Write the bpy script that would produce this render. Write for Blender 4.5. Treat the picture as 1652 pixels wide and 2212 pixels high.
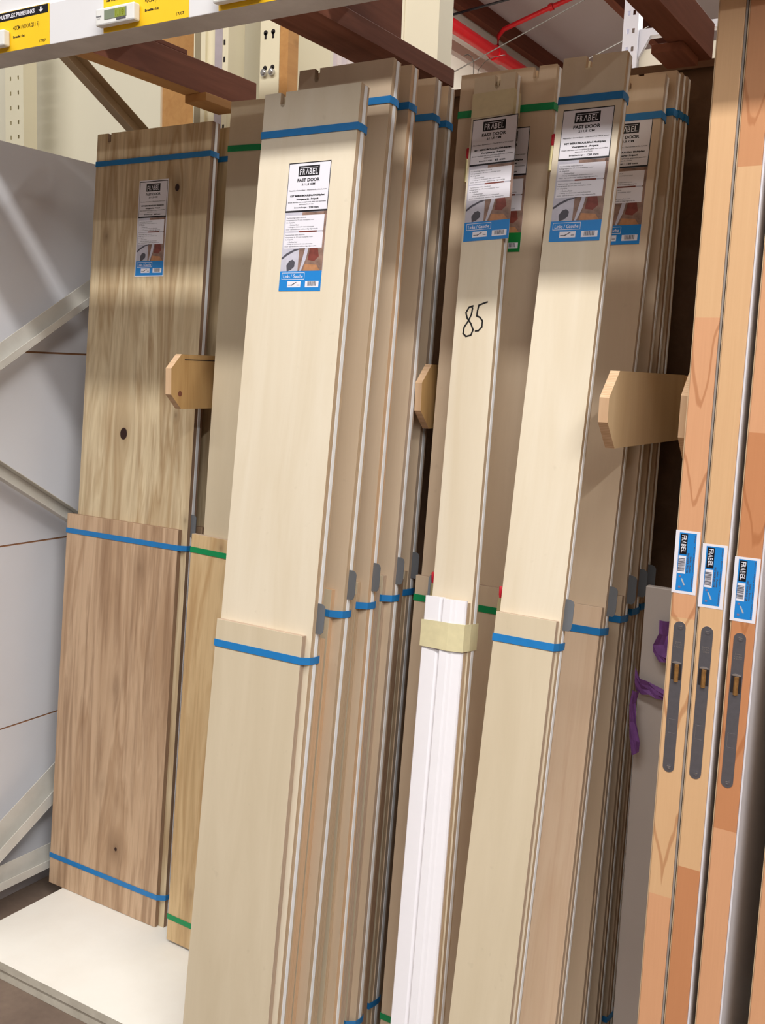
import bpy, bmesh, math, random
from mathutils import Vector, Matrix, Euler

S = bpy.context.scene
for o in list(bpy.data.objects): bpy.data.objects.remove(o)
COL = S.collection

# ------------------------------------------------------------------ camera
CF, CP, CY, CR, CH = 2194.55, 0.1382, 0.5471, 0.0398, 1.4704   # focal (px at 1652 wide), pitch, yaw, roll, height
cam_d = bpy.data.cameras.new('camera'); cam = bpy.data.objects.new('camera', cam_d); COL.objects.link(cam)
cam_d.sensor_fit = 'HORIZONTAL'; cam_d.sensor_width = 36.0; cam_d.lens = CF/1652*36.0
cam_d.clip_start = 0.05; cam_d.clip_end = 80
fw = Vector((-math.sin(CY)*math.cos(CP), math.cos(CY)*math.cos(CP), -math.sin(CP)))
rt = Vector((math.cos(CY), math.sin(CY), 0)); up = rt.cross(fw)
r2 = rt*math.cos(CR)+up*math.sin(CR); u2 = -rt*math.sin(CR)+up*math.cos(CR)
M = Matrix((r2, u2, -fw)).transposed().to_4x4(); M.translation = Vector((0, 0, CH))
cam.matrix_world = M
S.camera = cam
cam_d.dof.use_dof = False

# ------------------------------------------------------------------ view, world, lamps
S.view_settings.view_transform = 'Standard'; S.view_settings.look = 'None'
S.view_settings.gamma = 1.0; S.view_settings.use_curve_mapping = False
S.view_settings.exposure = -0.2
W = bpy.data.worlds.new('hall_air'); S.world = W; W.use_nodes = True
bg = W.node_tree.nodes['Background']; bg.inputs[0].default_value = (0.93, 0.88, 1.0, 1); bg.inputs[1].default_value = 0.085

def strip_lamp(name, x, y, z, lx, ly, watt, col=(1.0, 0.972, 0.925)):
    l = bpy.data.lights.new(name, 'AREA'); l.shape = 'RECTANGLE'; l.size = lx; l.size_y = ly
    l.energy = watt; l.color = col
    o = bpy.data.objects.new(name, l); COL.objects.link(o); o.location = (x, y, z)
    return o
strip_lamp('aisle_strip_lamp', -0.6, -0.45, 4.75, 9.0, 0.22, 400)
strip_lamp('aisle_strip_lamp', -0.6, -4.2, 4.75, 9.0, 0.22, 160)
strip_lamp('rear_wall_fill_light', -1.2, 4.6, 4.75, 7.0, 0.22, 170)  # fill light added behind the rack for the cream walls
strip_lamp('side_fill_light', 2.7, -2.7, 4.75, 0.22, 4.4, 330)  # added fill light from the right, brightens surfaces facing that way
strip_lamp('hall_wall_fill_light', -0.9, 10.0, 4.9, 0.22, 8.0, 520)  # added out of view to brighten the far hall wall
strip_lamp('hall_wall_fill_light', -3.1, 6.2, 5.1, 0.22, 3.6, 420)  # second added fill, closer to the hall wall

# ------------------------------------------------------------------ helpers
def lin(c):
    c = c/255.0
    return c/12.92 if c <= 0.04045 else ((c+0.055)/1.055)**2.4
def rgb(r, g, b): return (lin(r), lin(g), lin(b), 1.0)

class NT:
    def __init__(s, name, rough=0.6, spec=0.35, metal=0.0):
        s.m = bpy.data.materials.new(name); s.m.use_nodes = True
        s.t = s.m.node_tree; s.b = s.t.nodes['Principled BSDF']
        s.b.inputs['Roughness'].default_value = rough
        s.b.inputs['Specular IOR Level'].default_value = spec
        s.b.inputs['Metallic'].default_value = metal
        s.tc = None
    def n(s, typ, **kw):
        nd = s.t.nodes.new(typ)
        for k, v in kw.items(): setattr(nd, k, v)
        return nd
    def l(s, a, b): s.t.links.new(a, b)
    def obj(s):
        if not s.tc: s.tc = s.n('ShaderNodeTexCoord')
        return s.tc.outputs['Object']
    def mapping(s, sc=(1, 1, 1), loc=(0, 0, 0), rnd=0.0):
        mp = s.n('ShaderNodeMapping'); s.l(s.obj(), mp.inputs[0]); mp.inputs['Scale'].default_value = sc
        mp.inputs['Location'].default_value = loc
        if rnd:
            oi = s.n('ShaderNodeObjectInfo'); mu = s.n('ShaderNodeVectorMath', operation='SCALE')
            cb = s.n('ShaderNodeCombineXYZ')
            for i in range(3): s.l(oi.outputs['Random'], cb.inputs[i])
            s.l(cb.outputs[0], mu.inputs[0]); mu.inputs['Scale'].default_value = rnd
            s.l(mu.outputs[0], mp.inputs['Location'])
        return mp.outputs[0]
    def noise(s, vec, scale, detail=4, rough=0.55, dist=0.0):
        nd = s.n('ShaderNodeTexNoise'); s.l(vec, nd.inputs['Vector'])
        nd.inputs['Scale'].default_value = scale; nd.inputs['Detail'].default_value = detail
        nd.inputs['Roughness'].default_value = rough; nd.inputs['Distortion'].default_value = dist
        return nd.outputs['Fac']
    def ramp(s, fac, stops, interp='LINEAR'):
        r = s.n('ShaderNodeValToRGB'); s.l(fac, r.inputs[0]); e = r.color_ramp; e.interpolation = interp
        while len(e.elements) < len(stops): e.elements.new(0.5)
        for el, (p, c) in zip(e.elements, stops): el.position = p; el.color = c
        return r.outputs[0]
    def mix(s, fac, a, b, mode='MIX'):
        m = s.n('ShaderNodeMix', data_type='RGBA', blend_type=mode)
        if isinstance(fac, float): m.inputs[0].default_value = fac
        else: s.l(fac, m.inputs[0])
        for v, i in ((a, 6), (b, 7)):
            if isinstance(v, tuple): m.inputs[i].default_value = v
            else: s.l(v, m.inputs[i])
        return m.outputs[2]
    def math(s, op, a, b=None, c=None):
        m = s.n('ShaderNodeMath', operation=op)
        for v, i in ((a, 0), (b, 1), (c, 2)):
            if v is None: continue
            if isinstance(v, (int, float)): m.inputs[i].default_value = v
            else: s.l(v, m.inputs[i])
        return m.outputs[0]
    def sep(s, vec):
        x = s.n('ShaderNodeSeparateXYZ'); s.l(vec, x.inputs[0]); return x.outputs
    def col(s, c):
        if isinstance(c, tuple): s.b.inputs['Base Color'].default_value = c
        else: s.l(c, s.b.inputs['Base Color'])
        return s.m
    def bump(s, h, strength=0.2, dist=0.002):
        b = s.n('ShaderNodeBump'); s.l(h, b.inputs['Height']); b.inputs['Strength'].default_value = strength
        b.inputs['Distance'].default_value = dist; s.l(b.outputs[0], s.b.inputs['Normal'])

def plain(name, c, rough=0.6, metal=0.0, spec=0.35, var=0.06, scale=30, emit=0):
    k = NT(name, rough, spec, metal)
    f = k.noise(k.mapping((1, 1, 1)), scale, 3)
    d = tuple(max(0, x*(1-var)) for x in c[:3])+(1,); u = tuple(min(1, x*(1+var)) for x in c[:3])+(1,)
    cc = k.ramp(f, [(0.3, d), (0.7, u)]); k.col(cc)
    if emit:
        k.l(cc, k.b.inputs['Emission Color']); k.b.inputs['Emission Strength'].default_value = emit
    return k.m

def birch(name, a, b, streak=0.5, rough=0.5):
    k = NT(name, rough, 0.4)
    f1 = k.noise(k.mapping((9, 9, 1.1), rnd=7.0), 1.6, 5, 0.6, 0.6)
    f2 = k.noise(k.mapping((260, 260, 9), rnd=3.0), 1.0, 3, 0.6)
    f3 = k.noise(k.mapping((60, 60, 45), rnd=5.0), 1.0, 2, 0.5)
    c1 = k.ramp(f1, [(0.3, a), (0.72, b)])
    dk = tuple(x*0.93 for x in a[:3])+(1,)
    c2 = k.mix(k.math('MULTIPLY', f2, 0.28*streak), c1, dk)
    sp = k.ramp(f3, [(0.70, (0, 0, 0, 1)), (0.78, (1, 1, 1, 1))])
    c3 = k.mix(k.math('MULTIPLY', k.sep(sp)[0], 0.25), c2, tuple(x*0.8 for x in a[:3])+(1,))
    k.bump(f2, 0.05, 0.0005)
    return k.col(c3)

def knotty(name, light, mid, dark, knots=(), streak=1.0, holes=()):
    """long-grain poplar / pine face; knots = (x, z, radius, strength) in board coordinates"""
    k = NT(name, 0.5, 0.35)
    v = k.mapping((1, 1, 1))
    x, y, z = k.sep(v)
    # grain bends around each knot
    bend = None
    for (kx, kz, r, s_) in list(knots)+[(h[0], h[1], h[2], 1) for h in holes]:
        dx = k.math('SUBTRACT', x, kx); dz = k.math('MULTIPLY', k.math('SUBTRACT', z, kz), 0.28)
        d2 = k.math('ADD', k.math('MULTIPLY', dx, dx), k.math('MULTIPLY', dz, dz))
        g = k.math('DIVIDE', dx, k.math('ADD', k.math('DIVIDE', d2, r*r*1.2), 1.0))
        bend = g if bend is None else k.math('ADD', bend, g)
    xx = k.math('SUBTRACT', x, k.math('MULTIPLY', bend, 0.9)) if bend is not None else x
    cb = k.n('ShaderNodeCombineXYZ'); k.l(xx, cb.inputs[0]); k.l(y, cb.inputs[1]); k.l(z, cb.inputs[2])
    def mp(sc, loc=(0, 0, 0)):
        m = k.n('ShaderNodeMapping'); k.l(cb.outputs[0], m.inputs[0]); m.inputs['Scale'].default_value = sc
        m.inputs['Location'].default_value = loc; return m.outputs[0]
    f1 = k.noise(mp((16, 16, 1.5)), 1.0, 4, 0.55, 0.9)
    f2 = k.noise(mp((46, 46, 2.4), (3, 1, 2)), 1.0, 5, 0.6, 0.7)
    f3 = k.noise(mp((420, 420, 14), (1, 5, 2)), 1.0, 2, 0.6)
    c = k.ramp(f1, [(0.30, mid), (0.5, light), (0.60, mid), (0.74, light)])
    s2 = k.ramp(f2, [(0.46, (0, 0, 0, 1)), (0.68, (1, 1, 1, 1))])
    c = k.mix(k.math('MULTIPLY', k.sep(s2)[0], 0.55*streak), c, dark)
    c = k.mix(k.math('MULTIPLY', f3, 0.12), c, dark)
    for (kx, kz, r, s_) in knots:
        dx = k.math('DIVIDE', k.math('SUBTRACT', x, kx), r); dz = k.math('DIVIDE', k.math('SUBTRACT', z, kz), r*1.5)
        d = k.math('SQRT', k.math('ADD', k.math('MULTIPLY', dx, dx), k.math('MULTIPLY', dz, dz)))
        halo = k.ramp(k.math('MULTIPLY', d, 0.25), [(0.0, (1, 1, 1, 1)), (0.28, (0.45, 0.45, 0.45, 1)), (0.9, (0, 0, 0, 1))])
        c = k.mix(k.math('MULTIPLY', k.sep(halo)[0], 0.75*s_), c, tuple(q*0.5 for q in dark[:3])+(1,))
    for (kx, kz, r) in holes:
        dx = k.math('DIVIDE', k.math('SUBTRACT', x, kx), r); dz = k.math('DIVIDE', k.math('SUBTRACT', z, kz), r*1.25)
        d = k.math('SQRT', k.math('ADD', k.math('MULTIPLY', dx, dx), k.math('MULTIPLY', dz, dz)))
        d = k.math('ADD', d, k.math('MULTIPLY', k.math('SUBTRACT', f2, 0.5), 0.8))
        hole = k.ramp(d, [(0.85, (1, 1, 1, 1)), (1.0, (0, 0, 0, 1))])
        c = k.mix(k.sep(hole)[0], c, rgb(48, 26, 22))
    k.bump(f2, 0.08, 0.0006)
    return k.col(c)

def plyedge(name, a, b, per=0.0028, axis=1):
    k = NT(name, 0.7, 0.2)
    v = k.mapping((1, 1, 1)); y = k.sep(v)[axis]
    w = k.math('SINE', k.math('MULTIPLY', y, 2*math.pi/per))
    f = k.noise(k.mapping((40, 300, 4), rnd=9.0), 1.0, 4)
    t = k.math('ADD', k.math('MULTIPLY', w, 0.22), f)
    k.col(k.ramp(t, [(0.3, a), (0.7, b)]))
    return k.m

def lumber(name, a, b, knots=True):
    k = NT(name, 0.75, 0.2)
    f = k.noise(k.mapping((30, 1.6, 30), rnd=5.0), 1.0, 5, 0.6, 0.8)
    g = k.noise(k.mapping((7, 1.2, 7), rnd=2.0), 1.0, 3)
    c = k.ramp(f, [(0.25, a), (0.75, b)])
    if knots:
        vo = k.n('ShaderNodeTexVoronoi'); k.l(k.mapping((5, 3.1, 5), rnd=4.0), vo.inputs['Vector']); vo.inputs['Scale'].default_value = 1.3
        kr = k.ramp(vo.outputs['Distance'], [(0.05, (1, 1, 1, 1)), (0.13, (0, 0, 0, 1))])
        c = k.mix(k.math('MULTIPLY', k.sep(kr)[0], 0.75), c, tuple(q*0.3 for q in a[:3])+(1,))
    c = k.mix(k.math('MULTIPLY', g, 0.35), c, tuple(q*0.6 for q in a[:3])+(1,))
    k.bump(f, 0.15, 0.001)
    return k.col(c)

def fingerjoint(name, tones, seg=0.42, seed=0.0):
    """solid lipping glued up from blocks: tone changes every block, grain lines along z"""
    k = NT(name, 0.45, 0.35)
    v = k.mapping((1, 1, 1)); x, y, z = k.sep(v)
    cell = k.math('FLOOR', k.math('DIVIDE', k.math('ADD', z, 3.0+seed), seg))
    colm = k.math('FLOOR', k.math('DIVIDE', k.math('ADD', x, 10.0), 0.0235))
    wn = k.n('ShaderNodeTexWhiteNoise', noise_dimensions='2D')
    cb = k.n('ShaderNodeCombineXYZ'); k.l(cell, cb.inputs[0]); cb.inputs[1].default_value = seed
    k.l(cb.outputs[0], wn.inputs['Vector'])
    c = k.ramp(wn.outputs['Value'], [(i/len(tones), t) for i, t in enumerate(tones)], 'CONSTANT')
    f = k.noise(k.mapping((190, 190, 5)), 1.0, 4, 0.6, 0.5)
    # cathedral grain: nested V shapes, only in some blocks
    wn2 = k.n('ShaderNodeTexWhiteNoise', noise_dimensions='2D'); cb2 = k.n('ShaderNodeCombineXYZ')
    k.l(cell, cb2.inputs[0]); cb2.inputs[1].default_value = seed+7.3; k.l(cb2.outputs[0], wn2.inputs['Vector'])
    ax = k.math('ABSOLUTE', k.math('SUBTRACT', x, 0.020))
    g = k.noise(k.mapping((20, 20, 5), (seed, 1, 2)), 1.0, 2, 0.4, 0.5)
    ph = k.math('ADD', k.math('MULTIPLY', z, 9.0), k.math('ADD', k.math('MULTIPLY', ax, -34.0), k.math('MULTIPLY', g, 2.4)))
    sn = k.math('SINE', k.math('MULTIPLY', ph, 3.6))
    band = k.ramp(sn, [(0.90, (0, 0, 0, 1)), (0.985, (1, 1, 1, 1))])
    msk = k.math('GREATER_THAN', wn2.outputs['Value'], 0.66)
    band = k.mix(msk, (0, 0, 0, 1), band)
    dk = rgb(164, 100, 58)
    c = k.mix(k.math('MULTIPLY', k.sep(band)[0], 0.5), c, dk)
    c = k.mix(k.math('MULTIPLY', f, 0.22), c, dk)
    return k.col(c)

def painted(name, c, grime=0.15, rough=0.45, scale=3.0):
    k = NT(name, rough, 0.4)
    f = k.noise(k.mapping((1, 1, 1)), scale, 6, 0.6); g = k.noise(k.mapping((1, 1, 1), (4, 2, 1)), 90, 2)
    d = tuple(x*(1-grime)*(1-0.02*i) for i, x in enumerate(c[:3]))+(1,)
    cc = k.ramp(f, [(0.3, c), (0.75, d)])
    sp = k.ramp(g, [(0.74, (0, 0, 0, 1)), (0.8, (1, 1, 1, 1))])
    cc = k.mix(k.math('MULTIPLY', k.sep(sp)[0], grime), cc, tuple(x*0.5 for x in c[:3])+(1,))
    k.bump(g, 0.03, 0.0005)
    return k.col(cc)

# ---- mesh helpers -------------------------------------------------
class MB:
    def __init__(s): s.v = []; s.f = []; s.mi = []; s.smooth = []
    def add(s, vs, fs, mi=0, sm=False):
        b = len(s.v); s.v += [tuple(v) for v in vs]
        for i, f in enumerate(fs):
            s.f.append([b+j for j in f]); s.mi.append(mi[i] if isinstance(mi, (list, tuple)) else mi); s.smooth.append(sm)
    def box(s, x0, x1, y0, y1, z0, z1, mi=0, zb=0.0, edge=None):
        """zb: z of the back edge's bottom differs (slanted foot); edge: material for the sides"""
        vs = [(x0, y0, z0), (x1, y0, z0), (x1, y1, z0+zb), (x0, y1, z0+zb), (x0, y0, z1), (x1, y0, z1), (x1, y1, z1), (x0, y1, z1)]
        fs = [(0, 1, 5, 4), (2, 3, 7, 6), (1, 2, 6, 5), (3, 0, 4, 7), (4, 5, 6, 7), (3, 2, 1, 0)]
        e = mi if edge is None else edge
        s.add(vs, fs, [mi, mi, e, e, e, e])
    def prism(s, prof, axis, a, b, mi=0, caps=True, edge=None, sm=False):
        """2D profile extruded along axis ('x','y','z')"""
        n = len(prof)
        def P(p, t):
            return {'x': (t, p[0], p[1]), 'y': (p[0], t, p[1]), 'z': (p[0], p[1], t)}[axis]
        vs = [P(p, a) for p in prof]+[P(p, b) for p in prof]
        fs = [(i, (i+1) % n, n+(i+1) % n, n+i) for i in range(n)]
        e = mi if edge is None else edge
        s.add(vs, fs, e, sm)
        if caps: s.add(vs, [tuple(range(n))[::-1], tuple(range(n, 2*n))], mi)
    def tube(s, pts, r, n=8, mi=0, closed=False, sm=True):
        pts = [Vector(p) for p in pts]; rings = []
        for i, p in enumerate(pts):
            d = (pts[min(i+1, len(pts)-1)]-pts[max(i-1, 0)]).normalized()
            a = d.cross(Vector((0, 0, 1)))
            if a.length < 1e-3: a = d.cross(Vector((1, 0, 0)))
            a.normalize(); b = d.cross(a)
            rr = r[i] if isinstance(r, (list, tuple)) else r
            rings.append([p+a*math.cos(2*math.pi*k/n)*rr+b*math.sin(2*math.pi*k/n)*rr for k in range(n)])
        vs = [v for q in rings for v in q]
        fs = [(i*n+k, i*n+(k+1) % n, (i+1)*n+(k+1) % n, (i+1)*n+k) for i in range(len(pts)-1) for k in range(n)]
        s.add(vs, fs, mi, sm)
        s.add(rings[0], [tuple(range(n))[::-1]], mi); s.add(rings[-1], [tuple(range(n))], mi)
    def make(s, name, mats, parent=None, bevel=0.0, fix=True):
        me = bpy.data.meshes.new(name); me.from_pydata(s.v, [], s.f)
        for m in (mats if isinstance(mats, (list, tuple)) else [mats]): me.materials.append(m)
        for p, mi, sm in zip(me.polygons, s.mi, s.smooth): p.material_index = mi; p.use_smooth = sm
        if fix:
            bm = bmesh.new(); bm.from_mesh(me); bmesh.ops.recalc_face_normals(bm, faces=bm.faces); bm.to_mesh(me); bm.free()
        me.update()
        o = bpy.data.objects.new(name, me); COL.objects.link(o)
        if parent is not None: o.parent = parent
        if bevel:
            b = o.modifiers.new('bevel', 'BEVEL'); b.width = bevel; b.segments = 2; b.limit_method = 'ANGLE'; b.angle_limit = math.radians(50)
        return o
def tag(o, label, cat, group=None):
    o['label'] = label; o['category'] = cat
    if group: o['group'] = group
    return o
def struct(o): o['kind'] = 'structure'; return o
def thing(name, label, cat, loc, rot=(0, 0, 0), group=None):
    e = bpy.data.objects.new(name, None); COL.objects.link(e); e.location = loc; e.rotation_euler = rot
    e.empty_display_size = 0.05
    return tag(e, label, cat, group)

_tc = {}
def text_geo(body, bold=0.0):
    key = (body, bold)
    if key in _tc: return _tc[key]
    cu = bpy.data.curves.new('t', 'FONT'); cu.body = body; cu.size = 1.0; cu.resolution_u = 2; cu.offset = bold
    ob = bpy.data.objects.new('t', cu); COL.objects.link(ob)
    me = bpy.data.meshes.new_from_object(ob)
    vs = [tuple(v.co) for v in me.vertices]; fs = [tuple(p.vertices) for p in me.polygons]
    bpy.data.objects.remove(ob); bpy.data.curves.remove(cu); bpy.data.meshes.remove(me)
    x0 = min(v[0] for v in vs); x1 = max(v[0] for v in vs); y0 = min(v[1] for v in vs); y1 = max(v[1] for v in vs)
    _tc[key] = ([((v[0]-x0)/(x1-x0), (v[1]-y0)/(y1-y0)) for v in vs], fs, (x1-x0)/(y1-y0))
    return _tc[key]

class Sheet:
    """flat print on a plane: fractional x/y boxes and lettering, each layer a hair proud of the last"""
    def __init__(s, w, h, d=0.0004):
        s.w = w; s.h = h; s.mb = MB(); s.d = d
        s.mb.box(0, w, -d, 0, 0, h, 0)
    def rect(s, x0, x1, y0, y1, mi, lay=1):      # y measured from the top, fractions
        y = -s.d-0.00012*lay
        s.mb.add([(x0*s.w, y, (1-y1)*s.h), (x1*s.w, y, (1-y1)*s.h), (x1*s.w, y, (1-y0)*s.h), (x0*s.w, y, (1-y0)*s.h)], [(0, 1, 2, 3)], mi)
    def poly(s, pts, mi, lay=1):
        y = -s.d-0.00012*lay
        s.mb.add([(a*s.w, y, (1-b)*s.h) for a, b in pts], [tuple(range(len(pts)))], mi)
    def text(s, body, x0, x1, y0, y1, mi, lay=3, bold=0.02, rot=0):
        vs, fs, asp = text_geo(body, bold); y = -s.d-0.00012*lay
        if rot: q = [((x1-(x1-x0)*(1-b))*s.w, y, (1-(y0+(y1-y0)*a))*s.h) for a, b in vs]   # reads top to bottom
        else: q = [((x0+(x1-x0)*a)*s.w, y, (1-(y1-(y1-y0)*b))*s.h) for a, b in vs]
        s.mb.add(q, fs, mi)

# ------------------------------------------------------------------ materials
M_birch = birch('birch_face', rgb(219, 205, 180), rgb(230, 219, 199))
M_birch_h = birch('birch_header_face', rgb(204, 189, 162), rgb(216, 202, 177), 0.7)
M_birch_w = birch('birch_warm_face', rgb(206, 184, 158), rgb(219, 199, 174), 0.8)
M_birch_stain = knotty('birch_stained_face', rgb(222, 198, 172), rgb(216, 190, 162), rgb(190, 150, 122), [(0.02, 0.75, 0.02, 0.3)], 0.5)
M_edge = plyedge('ply_edge', rgb(176, 152, 126), rgb(206, 182, 152))
M_edge_g = plyedge('ply_edge_grey', rgb(168, 148, 132), rgb(196, 174, 152))
M_edge_o = plyedge('ply_edge_orange', rgb(200, 164, 130), rgb(218, 186, 152))
M_edge_d = plyedge('pine_edge', rgb(140, 112, 92), rgb(168, 140, 114))
M_knot = knotty('poplar_face', rgb(222, 204, 170), rgb(184, 158, 122), rgb(142, 112, 80),
                [(0.156, 1.281, 0.016, 0.5), (0.295, 1.913, 0.011, 1.0), (0.053, 1.799, 0.006, 0.9), (0.337, 1.34, 0.005, 0.9), (0.39, 1.075, 0.006, 0.7)],
                0.75, [(0.156, 1.281, 0.0125), (0.296, 1.913, 0.008)])
M_knot_h = knotty('poplar_header_face', rgb(210, 180, 150), rgb(184, 152, 122), rgb(136, 104, 78),
                  [(0.225, 0.167, 0.012, 0.9), (0.255, 0.935, 0.012, 0.55), (0.16, 0.33, 0.010, 0.35), (0.19, 0.60, 0.012, 0.35)], 1.2, [(0.225, 0.167, 0.0045)])
M_knot_g = knotty('poplar_narrow_header_face', rgb(220, 192, 148), rgb(196, 162, 118), rgb(160, 122, 80),
                  [(0.068, 1.03, 0.007, 0.9), (0.046, 0.146, 0.010, 0.5), (0.104, 0.95, 0.012, 0.8), (0.11, 0.6, 0.02, 0.4)], 0.8)
M_seal = plain('white_seal', rgb(244, 246, 250), 0.4, var=0.01)
M_leaf = plain('grey_hinge_leaf', rgb(112, 116, 122), 0.5, 0.2, var=0.04)
M_blue = plain('blue_strap', rgb(36, 122, 190), 0.4, var=0.05, scale=60)
M_green = plain('green_strap', rgb(18, 142, 84), 0.4, var=0.05, scale=60)
M_brass = plain('brass_pin', rgb(196, 184, 140), 0.35, 0.7)
M_red = plain('red_cap', rgb(190, 24, 44), 0.45)
M_lwhite = plain('label_white', rgb(232, 230, 240), 0.35, var=0.01)
M_lblack = plain('label_black', rgb(22, 18, 24), 0.4, var=0.01)
M_lblue = plain('label_blue', rgb(36, 132, 210), 0.35, var=0.02)
M_lgreen = plain('label_green', rgb(20, 128, 60), 0.35, var=0.02)
M_lgrey = plain('label_grey', rgb(84, 82, 92), 0.4, var=0.02)
M_lbrown = plain('label_photo_brown', rgb(140, 112, 100), 0.4, var=0.35, scale=60)
M_lred = plain('label_photo_red', rgb(122, 62, 54), 0.4, var=0.3, scale=60)
M_lpale = plain('label_photo_pale', rgb(196, 194, 208), 0.4, var=0.1, scale=40)
M_lorange = plain('label_photo_orange', rgb(178, 128, 92), 0.4, var=0.2, scale=60)
M_yellow = plain('tag_yellow', rgb(248, 200, 32), 0.45, var=0.02)
M_white = painted('white_lacquer', rgb(226, 226, 236), 0.05)
M_trimwhite = plain('white_moulding_paint', rgb(242, 240, 246), 0.35, var=0.01)
M_shelf = painted('white_shelf_board', rgb(238, 236, 230), 0.07, 0.5, 5)
M_shelfedge = painted('worn_shelf_edge', rgb(206, 200, 186), 0.25, 0.6, 20)
M_rail = painted('white_steel_rail', rgb(226, 226, 230), 0.05, 0.4)
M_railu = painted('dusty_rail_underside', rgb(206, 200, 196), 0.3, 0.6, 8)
M_cream = painted('cream_steel', rgb(232, 226, 200), 0.06, 0.5)
M_creamwall = painted('cream_board', rgb(232, 228, 208), 0.05, 0.7, 1.2)
M_greypanel = painted('grey_white_board', rgb(226, 228, 236), 0.06, 0.6, 1.5)
M_mdf = plain('mdf_brown', rgb(150, 106, 74), 0.8, var=0.15)
M_brace = painted('grey_painted_steel', rgb(214, 212, 206), 0.12, 0.5, 14)
M_beam = lumber('red_brown_lumber', rgb(118, 72, 56), rgb(156, 100, 80))
M_beamo = lumber('pale_batten', rgb(186, 136, 84), rgb(208, 160, 102))
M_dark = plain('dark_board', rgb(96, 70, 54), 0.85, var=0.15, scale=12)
M_backply = lumber('back_plywood', rgb(96, 74, 58), rgb(118, 92, 72), False)
M_ply = birch('divider_ply', rgb(206, 178, 140), rgb(222, 198, 162), 1.2)
M_plyk = knotty('divider_knot_ply', rgb(204, 166, 112), rgb(190, 150, 96), rgb(164, 120, 74), [], 0.35)
M_concrete = NT('floor_concrete', 0.7, 0.3)
_f = M_concrete.noise(M_concrete.mapping(), 3.5, 6, 0.65); _g = M_concrete.noise(M_concrete.mapping(), 60, 3)
M_concrete.col(M_concrete.mix(M_concrete.math('MULTIPLY', _g, 0.4), M_concrete.ramp(_f, [(0.3, rgb(104, 88, 78)), (0.7, rgb(134, 116, 102))]), rgb(80, 68, 62)))
M_concrete = M_concrete.m
M_redpipe = plain('red_pipe_paint', rgb(206, 24, 34), 0.35, var=0.06)
M_wire = plain('galvanised_wire', rgb(120, 116, 112), 0.5, 0.5)
M_tape = plain('masking_tape', rgb(216, 206, 166), 0.6, var=0.06, scale=50)
M_ctape = plain('clear_tape', rgb(214, 202, 166), 0.25, var=0.04, scale=80)
M_purple = plain('purple_ribbon', rgb(104, 62, 122), 0.7, var=0.15, scale=70)
M_steel = plain('faceplate_steel', rgb(128, 128, 136), 0.38, 0.75, var=0.05, scale=120)
M_bright = plain('bright_steel', rgb(214, 214, 216), 0.25, 0.9)
M_latch = plain('brass_latch', rgb(168, 126, 76), 0.4, 0.5, var=0.25, scale=150)
M_void = plain('lock_recess', rgb(38, 32, 34), 0.8)
M_lcd = plain('lcd_glass', rgb(128, 138, 118), 0.2, var=0.03)
M_lcdy = plain('lcd_digits', rgb(120, 130, 30), 0.3, var=0.3, scale=300)
M_esl = plain('device_plastic', rgb(226, 226, 224), 0.4, var=0.02)
M_purl = lumber('ceiling_beam_wood', rgb(112, 62, 46), rgb(138, 80, 60), False)
M_ceil = painted('ceiling_sheet', rgb(196, 186, 190), 0.08, 0.8, 0.6)
M_wallc = painted('hall_wall_cream', rgb(236, 230, 214), 0.05, 0.8, 0.5)
M_ink = plain('marker_ink', rgb(24, 22, 24), 0.5)
T_pine = [rgb(222, 168, 128), rgb(206, 150, 108), rgb(224, 184, 140), rgb(202, 140, 98)]
M_lip = [fingerjoint('pine_lipping_a', T_pine, 0.47, 0.13), fingerjoint('pine_lipping_b', T_pine[::-1], 0.55, 0.71),
         fingerjoint('pine_lipping_c', [T_pine[1], T_pine[3], T_pine[0]], 0.63, 1.9), fingerjoint('pine_lipping_d', T_pine, 0.5, 2.6)]

# ------------------------------------------------------------------ setting
m = MB(); m.box(-9, 7, -6, 22, -0.25, -0.05, 0); struct(m.make('floor', M_concrete))
# far hall: side wall, end wall and pitched ceiling rising to the right
m = MB(); m.box(-5.35, -5.05, 2.95, 22, -0.05, 5.045, 0); struct(m.make('wall_left', M_wallc))
m = MB(); m.box(-5.35, 7, 20.0, 20.2, -0.05, 9.0, 0); struct(m.make('wall_back', M_wallc))
m = MB()
for y0, y1 in ((-6.0, 22.2),):
    zl = 5.035; k = 0.3
    vs = [(-5.4, y0, zl), (6.0, y0, zl+k*11.4), (6.0, y1, zl+k*11.4), (-5.4, y1, zl)]
    m.add(vs+[(a, b, c+0.08) for a, b, c in vs], [(0, 1, 2, 3), (7, 6, 5, 4), (0, 4, 5, 1), (1, 5, 6, 2), (2, 6, 7, 3), (3, 7, 4, 0)], 0)
ceil = struct(m.make('ceiling', M_ceil))
bx_ = [(-5.04, -4.95, 5.0, 5.16), (-3.953, -3.86, 5.282, 5.48), (-2.70, -2.60, 5.66, 5.86), (-1.35, -1.25, 6.06, 6.26)]
for i, (x0, x1, z0, z1) in enumerate(bx_):
    m = MB(); m.box(x0, x1, 5.6, 20.0, z0, z1+0.02, 0); b = m.make('ceiling_beam', M_purl, ceil)

# ------------------------------------------------------------------ rack
# plinth shelf (two boards)
sh = thing('base_shelf', 'low white shelf platform the door frame kits stand on', 'shelf', (-2.118, 1.508, -0.05))
m = MB(); m.box(0, 3.3, 0.004, 1.0, 0.0, 0.026, 0); m.make('lower_board', M_shelfedge, sh, 0.001)
m = MB(); m.box(0, 3.3, 0.0, 1.0, 0.028, 0.05, 0, edge=1)
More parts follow.
